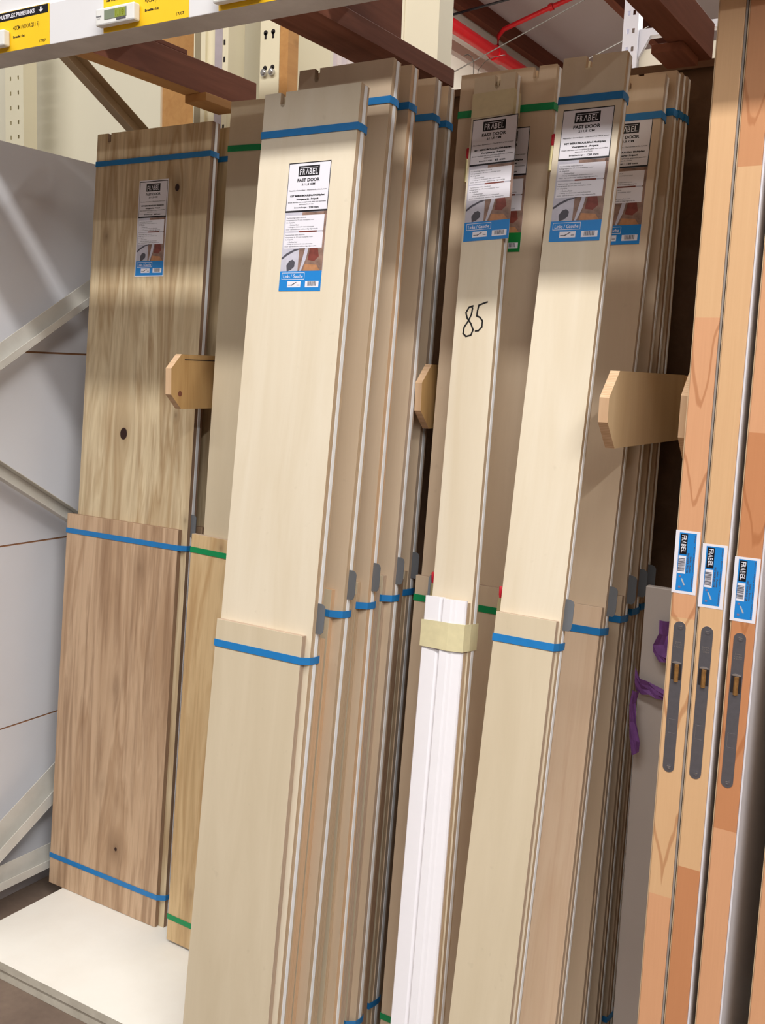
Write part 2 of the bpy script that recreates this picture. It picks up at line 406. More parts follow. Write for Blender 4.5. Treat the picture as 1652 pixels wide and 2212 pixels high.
# top board: front/back use worn edge, top white
mm = MB(); vs = [(0, 0, .028), (3.3, 0, .028), (3.3, 1, .028), (0, 1, .028), (0, 0, .05), (3.3, 0, .05), (3.3, 1, .05), (0, 1, .05)]
mm.add(vs, [(0, 1, 5, 4), (2, 3, 7, 6), (1, 2, 6, 5), (3, 0, 4, 7), (3, 2, 1, 0)], 1); mm.add(vs, [(4, 5, 6, 7)], 0)
mm.make('top_board', [M_shelf, M_shelfedge], sh, 0.0015)

# front load beam with the price rail
rl = thing('rack_front_beam', 'white steel rack beam with yellow price labels across the top', 'shelf beam', (-2.45, 1.45, 2.085))
prof = [(0.0, 0.0), (0.072, 0.0), (0.072, 0.12), (0.012, 0.12), (0.012, 0.088), (0.006, 0.080), (0.0, 0.078)]
m = MB(); n = len(prof); vs = [(0, p[0], p[1]) for p in prof]+[(4.2, p[0], p[1]) for p in prof]
fs = [(i, (i+1) % n, n+(i+1) % n, n+i) for i in range(n)]
m.add(vs, fs, [1]+[0]*(n-1)); m.add(vs, [tuple(range(n))[::-1], tuple(range(n, 2*n))], 0)
m.make('beam_profile', [M_rail, M_railu], rl, 0.0012)
# unseen boards added above the rail to shade the kits below
for i, (x0, x1, z0, z1) in enumerate([(-2.45, -1.32, 2.207, 2.457), (-1.15, 1.6, 2.207, 2.457)]):
    t_ = thing('shade_board_stack', ['unseen pile of boards added above the left kits to shade them', 'unseen pile of boards added above the right kits to shade them'][i], 'boards', (x0, 1.56, z0))
    for k in range(14):
        m = MB(); m.box(0, x1-x0, 0.004*(k % 2), 0.20-0.003*(k % 3), k*0.05, k*0.05+0.0495, 0); m.make('board', M_birch_w, t_)

def perf_upright(name, label, x, y, z0, z1, w, d, rows, pitch, mat, holew=0.010, holeh=0.018, slot=None, hz0=None, parent=None, flange=True):
    """C-section upright whose front face is a real grid with punched slots"""
    t_ = thing(name, label, 'rack upright', (x, y, z0))
    m = MB(); Ht = z1-z0
    xs = [0]; 
    for c in rows: xs += [c-holew/2, c+holew/2]
    xs += [w]; zs = [0]; z = (pitch*0.5 if hz0 is None else hz0)
    while z+holeh < Ht: zs += [z, z+holeh]; z += pitch
    zs += [Ht]
    for i in range(len(xs)-1):
        for j in range(len(zs)-1):
            if i % 2 == 1 and j % 2 == 1: continue
            m.box(xs[i], xs[i+1], 0, 0.002, zs[j], zs[j+1], 0)
    m.make('slotted_face', mat, t_)
    m = MB(); m.box(0, 0.002, 0.002, d, 0, Ht, 0); m.box(w-0.002, w, 0.002, d, 0, Ht, 0)
    if flange: m.box(0.002, 0.014, d-0.002, d, 0, Ht, 0); m.box(w-0.014, w-0.002, d-0.002, d, 0, Ht, 0)
    m.make('side_flanges', mat, t_)
    return t_
# left far upright with two slot rows (seen over the grey side panel)
perf_upright('rack_upright', 'cream slotted upright at the far left edge above the grey panels', -3.29, 2.60, -0.05, 3.1, 0.10, 0.06, [0.03, 0.072], 0.052, M_cream, 0.008, 0.014)
# rear upright of the left side frame: deep channel
t_ = thing('rack_upright', 'cream channel upright behind the knotty wood kit, right of the orange board', 'rack upright', (-2.294, 2.52, -0.05))
pr = [(0, 0), (0.048, 0), (0.048, 0.012), (0.085, 0.012), (0.085, 0), (0.14, 0), (0.14, 0.08), (0.0, 0.08)]
m = MB(); m.prism(pr, 'z', 0, 3.2, 0); m.make('channel', M_cream, t_, 0.002)
m = MB(); m.box(0.006, 0.030, -0.001, 0.0, 2.1, 3.1, 0); m.make('olive_face_strip', plain('olive_grey_paint', rgb(150, 140, 116), 0.6), t_)
m = MB(); m.box(0.088, 0.118, -0.001, 0.0, 2.1, 3.1, 0); m.make('lilac_face_strip', plain('lilac_grey_paint', rgb(176, 168, 176), 0.6), t_)
m = MB()
for k in range(14): m.box(0.123, 0.129, -0.0015, 0.0, 2.14+k*0.05, 2.155+k*0.05, 0)
m.make('slot_row', M_void, t_)['kind'] = 'stuff'
for zz_ in (2.33, 2.45):
    m = MB(); m.tube([(0.020, -0.004, zz_), (0.020, 0.002, zz_)], 0.008, 10); m.make('rivet', M_cream, t_)
# bolted upright with keyhole pairs
t_ = thing('rack_upright', 'cream upright with paired keyholes and two bolts behind the tall birch kit', 'rack upright', (-2.014, 2.50, -0.05))
m = MB(); m.box(0, 0.073, 0, 0.06, 0, 3.3, 0); m.make('post', M_cream, t_, 0.002)
for k in range(5):
    for xx in (0.021, 0.049):
        z = 2.496+(k-2)*0.1
        m = MB(); m.tube([(xx, 0.001, z), (xx, -0.0008, z)], 0.0075, 12); m.box(xx-0.0035, xx+0.0035, -0.0008, 0.001, z-0.018, z, 0); m.make('keyhole', M_void, t_)
for xx in (0.021, 0.049):
    m = MB(); m.tube([(xx, 0.0, 2.382), (xx, -0.009, 2.382)], 0.0105, 14); m.tube([(xx, -0.009, 2.382), (xx, -0.013, 2.382)], 0.006, 6, sm=False); m.make('bolt', M_bright, t_)
m = MB(); m.box(0, 0.030, 0, 0.05, 0, 3.3, 0); tag(m.make('timber_stud', M_beamo), 'narrow pale timber stud fixed beside the bolted cream upright', 'timber').location = (-1.939, 2.50, -0.05)
# wide pale post right of the second beam
t_ = thing('rack_upright', 'wide pale upright behind the second red brown beam, beside the red pipe', 'rack upright', (-1.545, 2.52, -0.05))
m = MB(); m.box(0, 0.126, 0, 0.08, 0, 3.6, 0); m.make('post', M_creamwall, t_, 0.002)
m = MB(); m.box(0.010, 0.018, -0.0025, 0, 0, 3.6, 0); m.make('folded_seam', M_creamwall, t_)

# boards closing the rack's back at the upper left
bp = thing('rear_cladding', 'cream boards closing the back of the rack at upper left', 'panel', (-5.2, 2.76, -0.05))
for k, (a, b, mt) in enumerate([(0, 1.20, M_creamwall), (1.203, 2.535, M_creamwall)]):
    m = MB(); m.box(a, b, 0, 0.015, 0, 3.25, 0); m.make('panel', mt, bp, 0.001)
m = MB(); m.box(2.545, 2.70, 0.0, 0.018, 0, 3.25, 0); m.make('panel', M_beamo, bp)['label'] = 'orange toned wooden panel'
m = MB(); m.box(2.703, 2.86, 0, 0.015, 0, 3.25, 0); m.make('panel', M_creamwall, bp)
m = MB(); m.box(2.864, 3.26, 0, 0.015, 0, 3.25, 0); m.make('panel', M_creamwall, bp)
# ribbed lilac sheet farther back
m = MB()
for k in range(14):
    x = -2.95+k*0.05; m.prism([(x, 3.60), (x+0.014, 3.588), (x+0.034, 3.588), (x+0.05, 3.60), (x+0.05, 3.61), (x, 3.61)], 'z', -0.05, 3.4, 0)
tag(m.make('ribbed_sheet', painted('lilac_sheet', rgb(210, 204, 222), 0.04, 0.5)), 'pale lilac ribbed metal sheet seen between the uprights', 'metal sheet')

# back plywood behind the right half
m = MB(); m.box(0, 0.76, 0, 0.018, 0.0, 2.115, 0); m.box(0, 0.76, -0.014, 0, 2.10, 2.115, 0)
o = m.make('back_panel', M_backply); o.location = (-1.235, 2.17, 0.0005); tag(o, 'dark brown plywood sheet standing behind the right hand kits', 'panel')
m = MB(); m.box(0, 0.92, 0, 0.018, 0, 1.80, 0)  # unseen sheet, added to stop light coming through behind the kits
o = m.make('back_panel', M_backply); o.location = (-2.158, 2.17, 0.0005); tag(o, 'unseen lower plywood sheet added behind the knotty kits to block light', 'panel')
# cross batten carrying the plywood dividers
m = MB(); m.box(0, 1.6, 0, 0.03, 0, 0.12, 0)
o = m.make('cross_batten', M_beamo); o.location = (-2.15, 2.128, 1.365); tag(o, 'horizontal timber batten at mid height behind the kits', 'batten')

# left side: stacked white boards and steel side frame
sp = thing('side_cladding', 'tall grey white side panel of four stacked boards at the left', 'panel', (-2.295, 1.25, -0.05))
zz = [0.0, 0.500, 1.012, 1.535, 2.072]
for k in range(4):
    m = MB(); m.box(0, 0.015, 0, 1.25, zz[k], zz[k+1]-0.005, 0); m.make('board', M_greypanel, sp)
m = MB()
for k in range(1, 4): m.box(0.002, 0.013, 0, 1.25, zz[k]-0.005, zz[k], 0)
m.make('mdf_joint', M_mdf, sp)['label'] = 'brown joint lines'
sf = thing('steel_rack_frame', 'zigzag of grey steel braces in front of the left side panel', 'rack frame', (-2.2, 1.5, -0.05))
def brace(y0, z0, y1, z1, w=0.046, lip='low', lw=0.017, x0=-0.03, par=None):
    """folded channel from (y0,z0) to (y1,z1) of its top edge: recessed web, one bright lip"""
    m = MB(); d = Vector((0, y1-y0, z1-z0)); d.normalize(); nn = Vector((0, -d.z, d.y))
    if nn.z > 0: nn = -nn
    P0 = Vector((0, y0, z0)); P1 = Vector((0, y1, z1)); X = Vector((1, 0, 0))
    def slab(xa, xb, na, nb):
        q = [X*xa+nn*na, X*xb+nn*na, X*xb+nn*nb, X*xa+nn*nb]
        m.add([P0+v for v in q]+[P1+v for v in q], [(0, 1, 2, 3), (4, 5, 6, 7), (0, 1, 5, 4), (1, 2, 6, 5), (2, 3, 7, 6), (3, 0, 4, 7)], 0)
    slab(x0, x0+0.002, 0, w)
    if lip == 'low': slab(x0, 0.0, w, w+0.002); slab(-0.002, 0.0, w-lw, w)
    else: slab(x0, 0.0, -0.002, 0); slab(x0, 0.0, w, w+0.002)
    return m.make('brace', M_brace, sf, 0.0008)
brace(-0.02, 1.392, 0.98, 2.017)          # rising to the back
brace(-0.02, 1.392, 0.98, 0.782, 0.034, 'top')          # falling to the back
brace(-0.02, 0.123, 0.98, 0.702, 0.075, 'low', 0.030)
brace(-0.02, 0.132, 0.98, 0.132, 0.055, 'low', 0.022)
for yy in (-0.10,):
    m = MB(); m.box(-0.04, 0.04, yy, yy+0.08, 0, 2.25, 0); m.make('upright_post', M_cream, sf, 0.002)
# upper diagonal seen under the beam
o = brace(0.34, 0.05+2.352, 0.98, 0.05+1.995, 0.040, 'top')
o.data.materials.clear(); o.data.materials.append(painted('tan_steel', rgb(190, 170, 142), 0.12, 0.5, 10)); o['label'] = 'tan diagonal brace under the front beam'

# lumber cross beams (front to back) and what lies on them
def lum(name, x0, x1, y0, y1, z0, z1, label, mat=M_beam, cat='beam', mats=None, bev=0.003):
    m = MB(); m.box(0, x1-x0, 0, y1-y0, 0, z1-z0, 0)
    o = m.make(name, mat, None, bev); o.location = (x0, y0, z0); return tag(o, label, cat)
def lum2(name, x0, x1, y0, y1, z0, z1, label, matb, mat):
    m = MB(); w = x1-x0; d = y1-y0; h = z1-z0
    vs = [(0, 0, 0), (w, 0, 0), (w, d, 0), (0, d, 0), (0, 0, h), (w, 0, h), (w, d, h), (0, d, h)]
    m.add(vs, [(0, 1, 5, 4), (2, 3, 7, 6), (1, 2, 6, 5), (3, 0, 4, 7), (4, 5, 6, 7)], 0); m.add(vs, [(3, 2, 1, 0)], 1)
    o = m.make(name, [mat, matb], None, 0.002); o.location = (x0, y0, z0); return tag(o, label, 'beam')
lum2('cross_beam', -1.783, -1.730, 1.523, 2.138, 2.112, 2.186, 'red brown timber beam above the knotty kit, leftmost of three', M_beamo, M_beam)
lum2('cross_beam', -1.258, -1.150, 1.523, 2.125, 2.112, 2.150, 'thick dark timber beam over the tall birch stack, middle of three', M_beam, M_beam)
lum2('cross_beam', -0.625, -0.575, 1.523, 2.128, 2.105, 2.172, 'dark timber beam at upper right beside the doors, rightmost of three', M_beam, M_beam)
lum('deck_plank', -1.80, -1.735, 1.60, 1.885, 2.1875, 2.198, 'thin broken plank lying on the leftmost timber beam', M_beam, 'plank', bev=0.001)
lum('deck_plank', -1.31, -1.16, 1.53, 1.905, 2.1515, 2.245, 'thick dark plank lying on the middle timber beam', M_beam, 'plank', bev=0.002)
lum('shim', -1.778, -1.712, 1.925, 2.048, 2.092, 2.1115, 'small pale wood shim wedged under the end of the leftmost beam', M_beamo, 'shim', bev=0.001)
lum('shim', -0.655, -0.595, 1.99, 2.10, 2.088, 2.1045, 'small dark wood block under the end of the rightmost beam', M_beam, 'shim', bev=0.001)

# ------------------------------------------------------------------ printed kit label
def kit_label(width_text, green=False, border=False):
    w, h = 0.0965, 0.240
    s = Sheet(w, h)
    # slots: 0 white 1 black 2 footer 3 grey 4 brown 5 red 6 pale 7 orange
    s.rect(0.0, 1.0, 0.0, 0.008, 1, 1); s.rect(0.0, 0.012, 0.0, 0.385, 3, 1); s.rect(0.985, 1.0, 0.0, 0.385, 1, 1); s.rect(0.0, 1.0, 0.372, 0.386, 1, 2)
    s.rect(0.24, 0.74, 0.028, 0.108, 1, 1)
    s.rect(0.28, 0.70, 0.041, 0.045, 0, 2)
    # lettering of the maker's mark: A drawn without its bar
    for ch, a in (('F', 0.275), ('R', 0.345), ('B', 0.505), ('E', 0.58), ('L', 0.65)): s.text(ch, a, a+0.055, 0.052, 0.097, 0, 3, 0.01)
    s.poly([(0.418, 0.097), (0.452, 0.052), (0.464, 0.052), (0.498, 0.097), (0.484, 0.097), (0.458, 0.061), (0.432, 0.097)], 0, 3)
    s.text('FAST DOOR', 0.23, 0.76, 0.125, 0.152, 1, 2, 0.03)
    s.text('211,5 CM', 0.34, 0.66, 0.163, 0.183, 1, 2, 0.03)
    s.text('Plaatsklare kamerdeur - Chambranle prête à poser', 0.05, 0.95, 0.212, 0.224, 1, 2, 0.01)
    s.text('KIT BERK/BOULEAU Multiplex', 0.09, 0.91, 0.252, 0.270, 1, 2, 0.05)
    s.text('Voorgewerkt - Préparé', 0.24, 0.77, 0.280, 0.297, 1, 2, 0.05)
    s.text('Enkele deurkast met voorgeboorde gaten voor paumellen', 0.05, 0.95, 0.304, 0.316, 1, 2, 0.01)
    s.text('paumelles 3 x 7 mm', 0.32, 0.66, 0.322, 0.333, 1, 2, 0.01)
    s.text('Breedte/Large : ', 0.21, 0.52, 0.345, 0.359, 1, 2, 0.02); s.text(width_text, 0.56, 0.79, 0.344, 0.360, 1, 2, 0.04)
    s.rect(0.0, 1.0, 0.386, 0.845, 6, 1); s.rect(0.42, 1.0, 0.388, 0.412, 4, 2); s.rect(0.93, 1.0, 0.386, 0.68, 4, 2)
    s.rect(0.03, 0.95, 0.412, 0.535, 0, 3); s.rect(0.38, 0.80, 0.533, 0.545, 5, 4); s.rect(0.03, 0.95, 0.545, 0.668, 0, 3)
    ln = [('Veerkrachtige stalen deurkruk', .05, .52), ('Inbegrepen in 19 mm multiplex voor', .05, .72), ('de slagzijde', .05, .25), ('- Omkeerbaar', .12, .36), ('- Hang en sluitwerk met schroeven', .10, .72), ('voor samenbouw vakkundig afgewerkt', .05, .82)]
    for blk in (0.425, 0.558):
        for i, (t, a, b) in enumerate(ln): s.text(t, a, b, blk+i*0.0178, blk+i*0.0178+0.0115, 3, 4, 0.01)
    # photo: pale left part with a sweeping arc and a knob, brown-red right part
    s.rect(0.42, 1.0, 0.668, 0.845, 4, 3)
    s.poly([(0.0, 0.74), (0.12, 0.705), (0.30, 0.675), (0.5, 0.668), (0.30, 0.690), (0.13, 0.722), (0.02, 0.752)], 3, 4)
    s.poly([(0.14, 0.80), (0.2, 0.765), (0.28, 0.755), (0.34, 0.775), (0.33, 0.81), (0.25, 0.835), (0.16, 0.845)], 3, 4)
    s.poly([(0.68, 0.668), (0.86, 0.668), (0.90, 0.735), (0.80, 0.77), (0.64, 0.76)], 5, 4)
    s.poly([(0.58, 0.79), (0.86, 0.80), (0.95, 0.845), (0.55, 0.845)], 7, 4)
    s.poly([(0.56, 0.668), (0.64, 0.668), (0.60, 0.75), (0.50, 0.845), (0.46, 0.845)], 6, 4)
    s.rect(0.0, 1.0, 0.845, 1.0, 2, 3)
    for a, b, c, d in ((0.05, 0.60, 0.857, 0.861), (0.05, 0.60, 0.908, 0.912), (0.05, 0.058, 0.857, 0.912), (0.592, 0.60, 0.857, 0.912)): s.rect(a, b, c, d, 0, 4)
    s.text('Rechts / Droite' if green else 'Links / Gauche', 0.09, 0.56, 0.872, 0.900, 0, 4, 0.01)
    s.rect(0.20, 0.52, 0.925, 0.972, 0, 4); s.rect(0.22, 0.30, 0.952, 0.957, 3, 5); s.rect(0.43, 0.50, 0.952, 0.957, 3, 5)
    s.poly([(0.29, 0.955), (0.40, 0.932), (0.43, 0.932), (0.31, 0.960)], 3, 5)
    s.rect(0.63, 0.95, 0.925, 0.972, 0, 4)
    x = 0.685; random.seed(4)
    while x < 0.89: ww = random.choice((0.006, 0.010, 0.014)); s.rect(x, x+ww, 0.928, 0.962, 3, 5); x += ww+random.choice((0.005, 0.008))
    if border:
        for a, b, c, d in ((-.03, 1.03, -.012, 0), (-.03, 0, 0, 1), (1, 1.03, 0, 1), (-.03, 1.03, 1, 1.012)): s.rect(a, b, c, d, 0, 1)
    me = s.mb
    return me, [M_lwhite, M_lblack, M_lgreen if green else M_lblue, M_lgrey, M_lbrown, M_lred, M_lpale, M_lorange]

# ------------------------------------------------------------------ door frame kits
KL, KH, TH = 2.068, 1.0506, 0.013
def ring(mb, pts, z0, z1, th=0.0008, gap=0.0006):
    """closed flat band around convex outline pts (x,y), between heights z0..z1"""
    n = len(pts); c = Vector((sum(p[0] for p in pts)/n, sum(p[1] for p in pts)/n))
    out = []; 
    for i in range(n):
        p0, p1, p2 = (Vector(pts[(i+j) % n]) for j in (-1, 0, 1))
        e1 = (p1-p0).normalized(); e2 = (p2-p1).normalized()
        n1 = Vector((e1.y, -e1.x)); n2 = Vector((e2.y, -e2.x)); nn = (n1+n2).normalized(); k = 1/max(0.4, nn.dot(n1))
        out.append((p1+nn*gap*k, p1+nn*(gap+th)*k))
    vs = []
    for a, b in out: vs += [(a.x, a.y, z0), (a.x, a.y, z1), (b.x, b.y, z0), (b.x, b.y, z1)]
    fs = []
    for i in range(n):
        a = 4*i; b = 4*((i+1) % n)
        fs += [(a+2, b+2, b+3, a+3), (a, a+1, b+1, b), (a+1, a+3, b+3, b+1), (a, b, b+2, a+2)]
    mb.add(vs, fs, 0)

def hull(P):
    P = sorted(set(P))
    def half(Q):
        h = []
        for p in Q:
            while len(h) > 1 and (h[-1][0]-h[-2][0])*(p[1]-h[-2][1])-(h[-1][1]-h[-2][1])*(p[0]-h[-2][0]) <= 1e-9: h.pop()
            h.append(p)
        return h
    a = half(P); b = half(P[::-1]); return a[:-1]+b[:-1]
def kit(x, y, z, a, side, W, label, face, hface, strap, nx, hu=0.0, hw=None, leaf='R', lab=None, grp='blue strapped door frame kits',
        edge=M_edge, hedge=M_edge_g, pins=False, straps=(0.081, 1.004, 1.99), L=KL, H=KH, header=True, bundle=0.022, low_lath=0, lathm=None, nd=0.028, nw=0.012):
    t = thing('door_frame_kit', label, 'door frame kit', (x, y, z), (-a, side, 0), grp)
    ta = math.tan(a)
    def board(name, v0, v1, u0, u1, mats, notch=True):
        m = MB(); zb0 = v0*ta; zb1 = v1*ta
        n0 = nx-nw/2; n1 = nx+nw/2; c = L-nd
        prof = [(u0, None), (u1, None), (u1, L), (n1, L), (n1, c+nw/2), (nx+nw*0.25, c+nw*0.1), (nx, c), (nx-nw*0.25, c+nw*0.1), (n0, c+nw/2), (n0, L), (u0, L)]
        N = len(prof)
        vs = [(p[0], v0, zb0 if p[1] is None else p[1]) for p in prof]+[(p[0], v1, zb1 if p[1] is None else p[1]) for p in prof]
        # front and back faces split into simple pieces round the notch
        def piece(o):
            return [(o+0, o+1, o+4, o+8)] + [(o+1, o+2, o+3, o+4)] + [(o+0, o+8, o+9, o+10)] + [(o+4, o+5, o+6, o+7, o+8)]
        m.add(vs, piece(0)+[tuple(reversed(f)) for f in piece(N)], 0)
        m.add(vs, [(i, (i+1) % N, N+(i+1) % N, N+i) for i in range(N)], 1)
        return m.make(name, mats, t)
    board('front_board', 0, 0.0115, 0, W, [face, edge])
    # seal strips along both long edges between the boards
    for u0, u1, nm in ((W-0.014, W+0.0012, 'seal_strip'), (-0.0012, 0.014, 'seal_strip')):
        m = MB(); m.box(u0, u1, 0.0116, 0.0206, 0.0206*ta, L-0.002, 0); m.make(nm, M_seal, t)
    board('back_board', 0.0207, 0.0295, 0.001, W-0.001, [face, edge])
    if low_lath:
        m = MB(); m.box(0.01, W-low_lath, 0.0298, 0.0298+max(bundle, 0.012), (0.03+bundle)*ta, H-0.01, 0); m.make('stop_lath', lathm, t)
    elif bundle: m = MB(); m.box(0.03, W-0.022, 0.0297, 0.0297+bundle, (0.03+bundle)*ta, L-0.12, 0); m.make('stop_lath', M_edge_g, t)
    hw = W if hw is None else hw
    if header is True:
        m = MB(); m.box(hu, hu+hw, -TH, -0.0002, 0, H, 0, edge=1); m.make('header_board', [hface, hedge], t, 0.0006)
    if leaf:
        m = MB(); z0, z1 = 1.034, 1.091; r = 0.008
        pts = [(0, z0), (0.013, z0), (0.0165, z0+0.004), (0.0175, z0+r+0.003), (0.0175, z1-r), (0.0155, z1-0.003), (0.0105, z1), (0, z1)]
        sx = 1 if leaf == 'R' else -1; ox = W-0.004 if leaf == 'R' else 0.004
        pts = [(ox+sx*(p[0]*1.2), p[1]) for p in pts]
        m.prism(pts, 'y', 0.0105, 0.0118, 0); m.make('hinge_leaf', M_leaf, t)
    if pins:
        for zc in (1.90, 1.062):
            m = MB(); m.tube([(-0.006, 0.010, zc-0.034), (-0.006, 0.010, zc+0.012)], 0.0045, 10); hp = m.make('hinge_pin', M_brass, t)
            m = MB(); m.tube([(-0.006, 0.010, zc+0.012), (-0.006, 0.010, zc+0.018), (-0.006, 0.010, zc+0.032), (-0.006, 0.010, zc+0.034)], [0.0025, 0.004, 0.0048, 0.003], 10); m.make('pin_cap', M_red, hp)
    bk = 0.0297+bundle
    for i, zc in enumerate(straps or ()):
        se = 0.0013
        if zc > H: pts = hull([(0, 0), (W, 0), (W+se, 0.0116), (W+se, 0.0206), (W, 0.0297), (W-0.022, bk), (0.03, bk), (0, 0.0297), (-se, 0.0116), (-se, 0.0206)])
        else:
            pts = hull([(hu, -TH), (hu+hw, -TH), (hu, 0), (hu+hw, 0), (0, 0), (W, 0), (W+se, 0.0116), (W+se, 0.0206), (W, 0.0297), (W-0.022, bk), (0.03, bk), (0, 0.0297), (-se, 0.0116), (-se, 0.0206)])
        m = MB(); ring(m, pts, zc-0.0068, zc+0.0068); m.make('strap', strap, t)
    if lab:
        mb, mats = lab[0]; o = mb.make('printed_label', mats, t, fix=False); o.location = (lab[1], -0.0001, lab[2]-0.240)
    return t

LB = dict(w400=kit_label('400 mm', border=True), w220=kit_label('220 mm'), w130=kit_label('120 mm'), gr=kit_label('205 mm', green=True), w85=kit_label('85 mm'))
# far left: wide knotty kit
kit(-2.148, 1.849, 0.0, .069, 0, .40, 'wide knotty wood door frame kit with blue straps, leftmost of all', M_knot, M_knot_h, M_blue, 0.045, -0.0268, 0.408, 'R', (LB['w400'], 0.167, 1.934), edge=M_edge_d, hedge=M_edge_d, low_lath=0.006, lathm=M_edge_d)
kit(-2.143, 1.926, 0.0, .066, 0, .40, 'second wide knotty kit hidden close behind the leftmost one', M_knot, M_knot_h, M_blue, 0.045, -0.01, 0.40, 'R', edge=M_edge_d, hedge=M_edge_d)
# green strapped kit between knotty and front birch kit
kit(-1.670, 1.818, 0.0068, .038, .030, .22, 'green strapped birch kit with knotty header, right of the wide knotty kit', M_birch_h, M_knot_g, M_green, 0.175, -0.026, 0.22, None,
    grp='green strapped door frame kits', straps=(0.063, 1.014, 1.962), H=KH+0.002, L=KL)
# stack of five birch kits
FS = [(-1.283, 1.4063, -0.0495, .101, 0.0007, .2071, 'foremost tall birch kit of the left centre stack, paper label facing the aisle'),
      (-1.281, 1.503, 0.0, .104, -0.004, .203, 'second birch kit of the left centre stack, rising above the foremost one'),
      (-1.279, 1.611, 0.0, .083, -0.002, .203, 'third birch kit from the front in the left centre stack'),
      (-1.277, 1.700, 0.0, .085, -0.002, .206, 'fourth birch kit from the front in the left centre stack'),
      (-1.283, 1.781, 0.0, .078, 0.0, .218, 'rearmost birch kit of the left centre stack, deep in shadow')]
for i, (x, y, z, a, hu, hw, lb) in enumerate(FS):
    dz = 0.0215 if i == 0 else 0
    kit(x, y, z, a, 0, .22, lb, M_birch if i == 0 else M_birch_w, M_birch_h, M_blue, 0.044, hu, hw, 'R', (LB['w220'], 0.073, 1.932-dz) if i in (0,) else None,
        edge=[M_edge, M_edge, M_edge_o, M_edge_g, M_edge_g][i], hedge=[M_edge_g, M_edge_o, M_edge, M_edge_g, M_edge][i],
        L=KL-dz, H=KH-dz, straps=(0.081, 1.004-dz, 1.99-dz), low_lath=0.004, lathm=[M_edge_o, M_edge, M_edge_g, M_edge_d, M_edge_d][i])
# green strapped kit in the centre
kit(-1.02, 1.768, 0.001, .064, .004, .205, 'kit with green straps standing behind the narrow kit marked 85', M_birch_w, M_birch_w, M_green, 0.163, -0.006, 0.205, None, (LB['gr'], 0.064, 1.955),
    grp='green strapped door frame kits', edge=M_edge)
# narrow kit marked 85
W85 = .0875
t85 = kit(-.883, 1.563, 0.0006, .146, -.039, W85, 'narrow birch kit with 85 handwritten on it and white taped mouldings below', M_birch, M_birch_h, M_blue, 0.050, 0, W85, 'L', (LB['w85'], 0.004, 1.985), pins=True, straps=None, header=False, grp='narrow door frame kits', bundle=0)
m = MB(); m.box(-0.004, 0.084, -0.009, -0.0002, 0, 1.045, 0, edge=0); m.make('header_board', [M_edge], t85)
m = MB(); m.prism([(-0.006, -0.0092), (-0.006, -0.016), (-0.004, -0.018), (0.026, -0.0185), (0.030, -0.0165), (0.034, -0.0165), (0.034, -0.0092)], 'z', 0, KH, 0); m.make('white_moulding', M_trimwhite, t85, 0.0006)
m = MB(); m.prism([(0.0345, -0.0092), (0.0345, -0.020), (0.037, -0.022), (0.052, -0.0215), (0.056, -0.0195), (0.062, -0.0195), (0.066, -0.018), (0.080, -0.016), (0.0825, -0.013), (0.0825, -0.0092)], 'z', 0, KH-0.002, 0); m.make('white_moulding', M_trimwhite, t85, 0.0006)
m = MB(); ring(m, [(-0.0065, -0.0185), (0.037, -0.0222), (0.052, -0.0220), (0.083, -0.0165), (0.0875, 0.0), (0.0875, 0.0295), (0.0, 0.0295), (-0.0065, -0.008)], 0.952, 1.004, 0.0008, 0.0012)
o = m.make('masking_tape', M_tape, t85)
random.seed(2)
for v in o.data.vertices: v.co.z += random.uniform(-0.0015, 0.0015); v.co.y += random.uniform(-0.0004, 0.0004)
m = MB(); ring(m, [(0, 0), (W85, 0), (W85, 0.0295), (0, 0.0295)], 1.988, 2.036, 0.0005, 0.0004); m.make('clear_tape', M_ctape, t85)
def stroke(mb, pts, w, y=-0.0006):
    for (a, b) in zip(pts[:-1], pts[1:]):
        d = Vector((b[0]-a[0], b[1]-a[1])); 
        if d.length < 1e-6: continue
        d.normalize(); n_ = Vector((-d.y, d.x))*w/2; e = d*w*0.3
        q = [(a[0]-e.x+n_.x, y, a[1]-e.y+n_.y), (a[0]-e.x-n_.x, y, a[1]-e.y-n_.y), (b[0]+e.x-n_.x, y, b[1]+e.y-n_.y), (b[0]+e.x+n_.x, y, b[1]+e.y+n_.y)]
        q2 = [(p[0], y+0.0005, p[2]) for p in q]
        mb.add(q+q2, [(0, 1, 2, 3), (7, 6, 5, 4), (0, 4, 5, 1), (1, 5, 6, 2), (2, 6, 7, 3), (3, 7, 4, 0)], 0)
m = MB()
stroke(m, [(0.0373, 1.6179), (0.0286, 1.6154), (0.0229, 1.6051), (0.0266, 1.5944), (0.0354, 1.5836), (0.0415, 1.5712), (0.0374, 1.5609), (0.0271, 1.5587), (0.0203, 1.5648), (0.0215, 1.577), (0.0298, 1.5891), (0.0349, 1.6011), (0.0365, 1.6133), (0.0342, 1.618)], 0.0030)
stroke(m, [(0.0671, 1.6243), (0.057, 1.6213), (0.0496, 1.6188), (0.0475, 1.6077), (0.0468, 1.598), (0.0536, 1.5953), (0.06, 1.5881), (0.0596, 1.576), (0.0529, 1.5692), (0.0464, 1.5687)], 0.0030)
m.make('handwritten_number', M_ink, t85)['label'] = 'handwritten 85 in black marker'
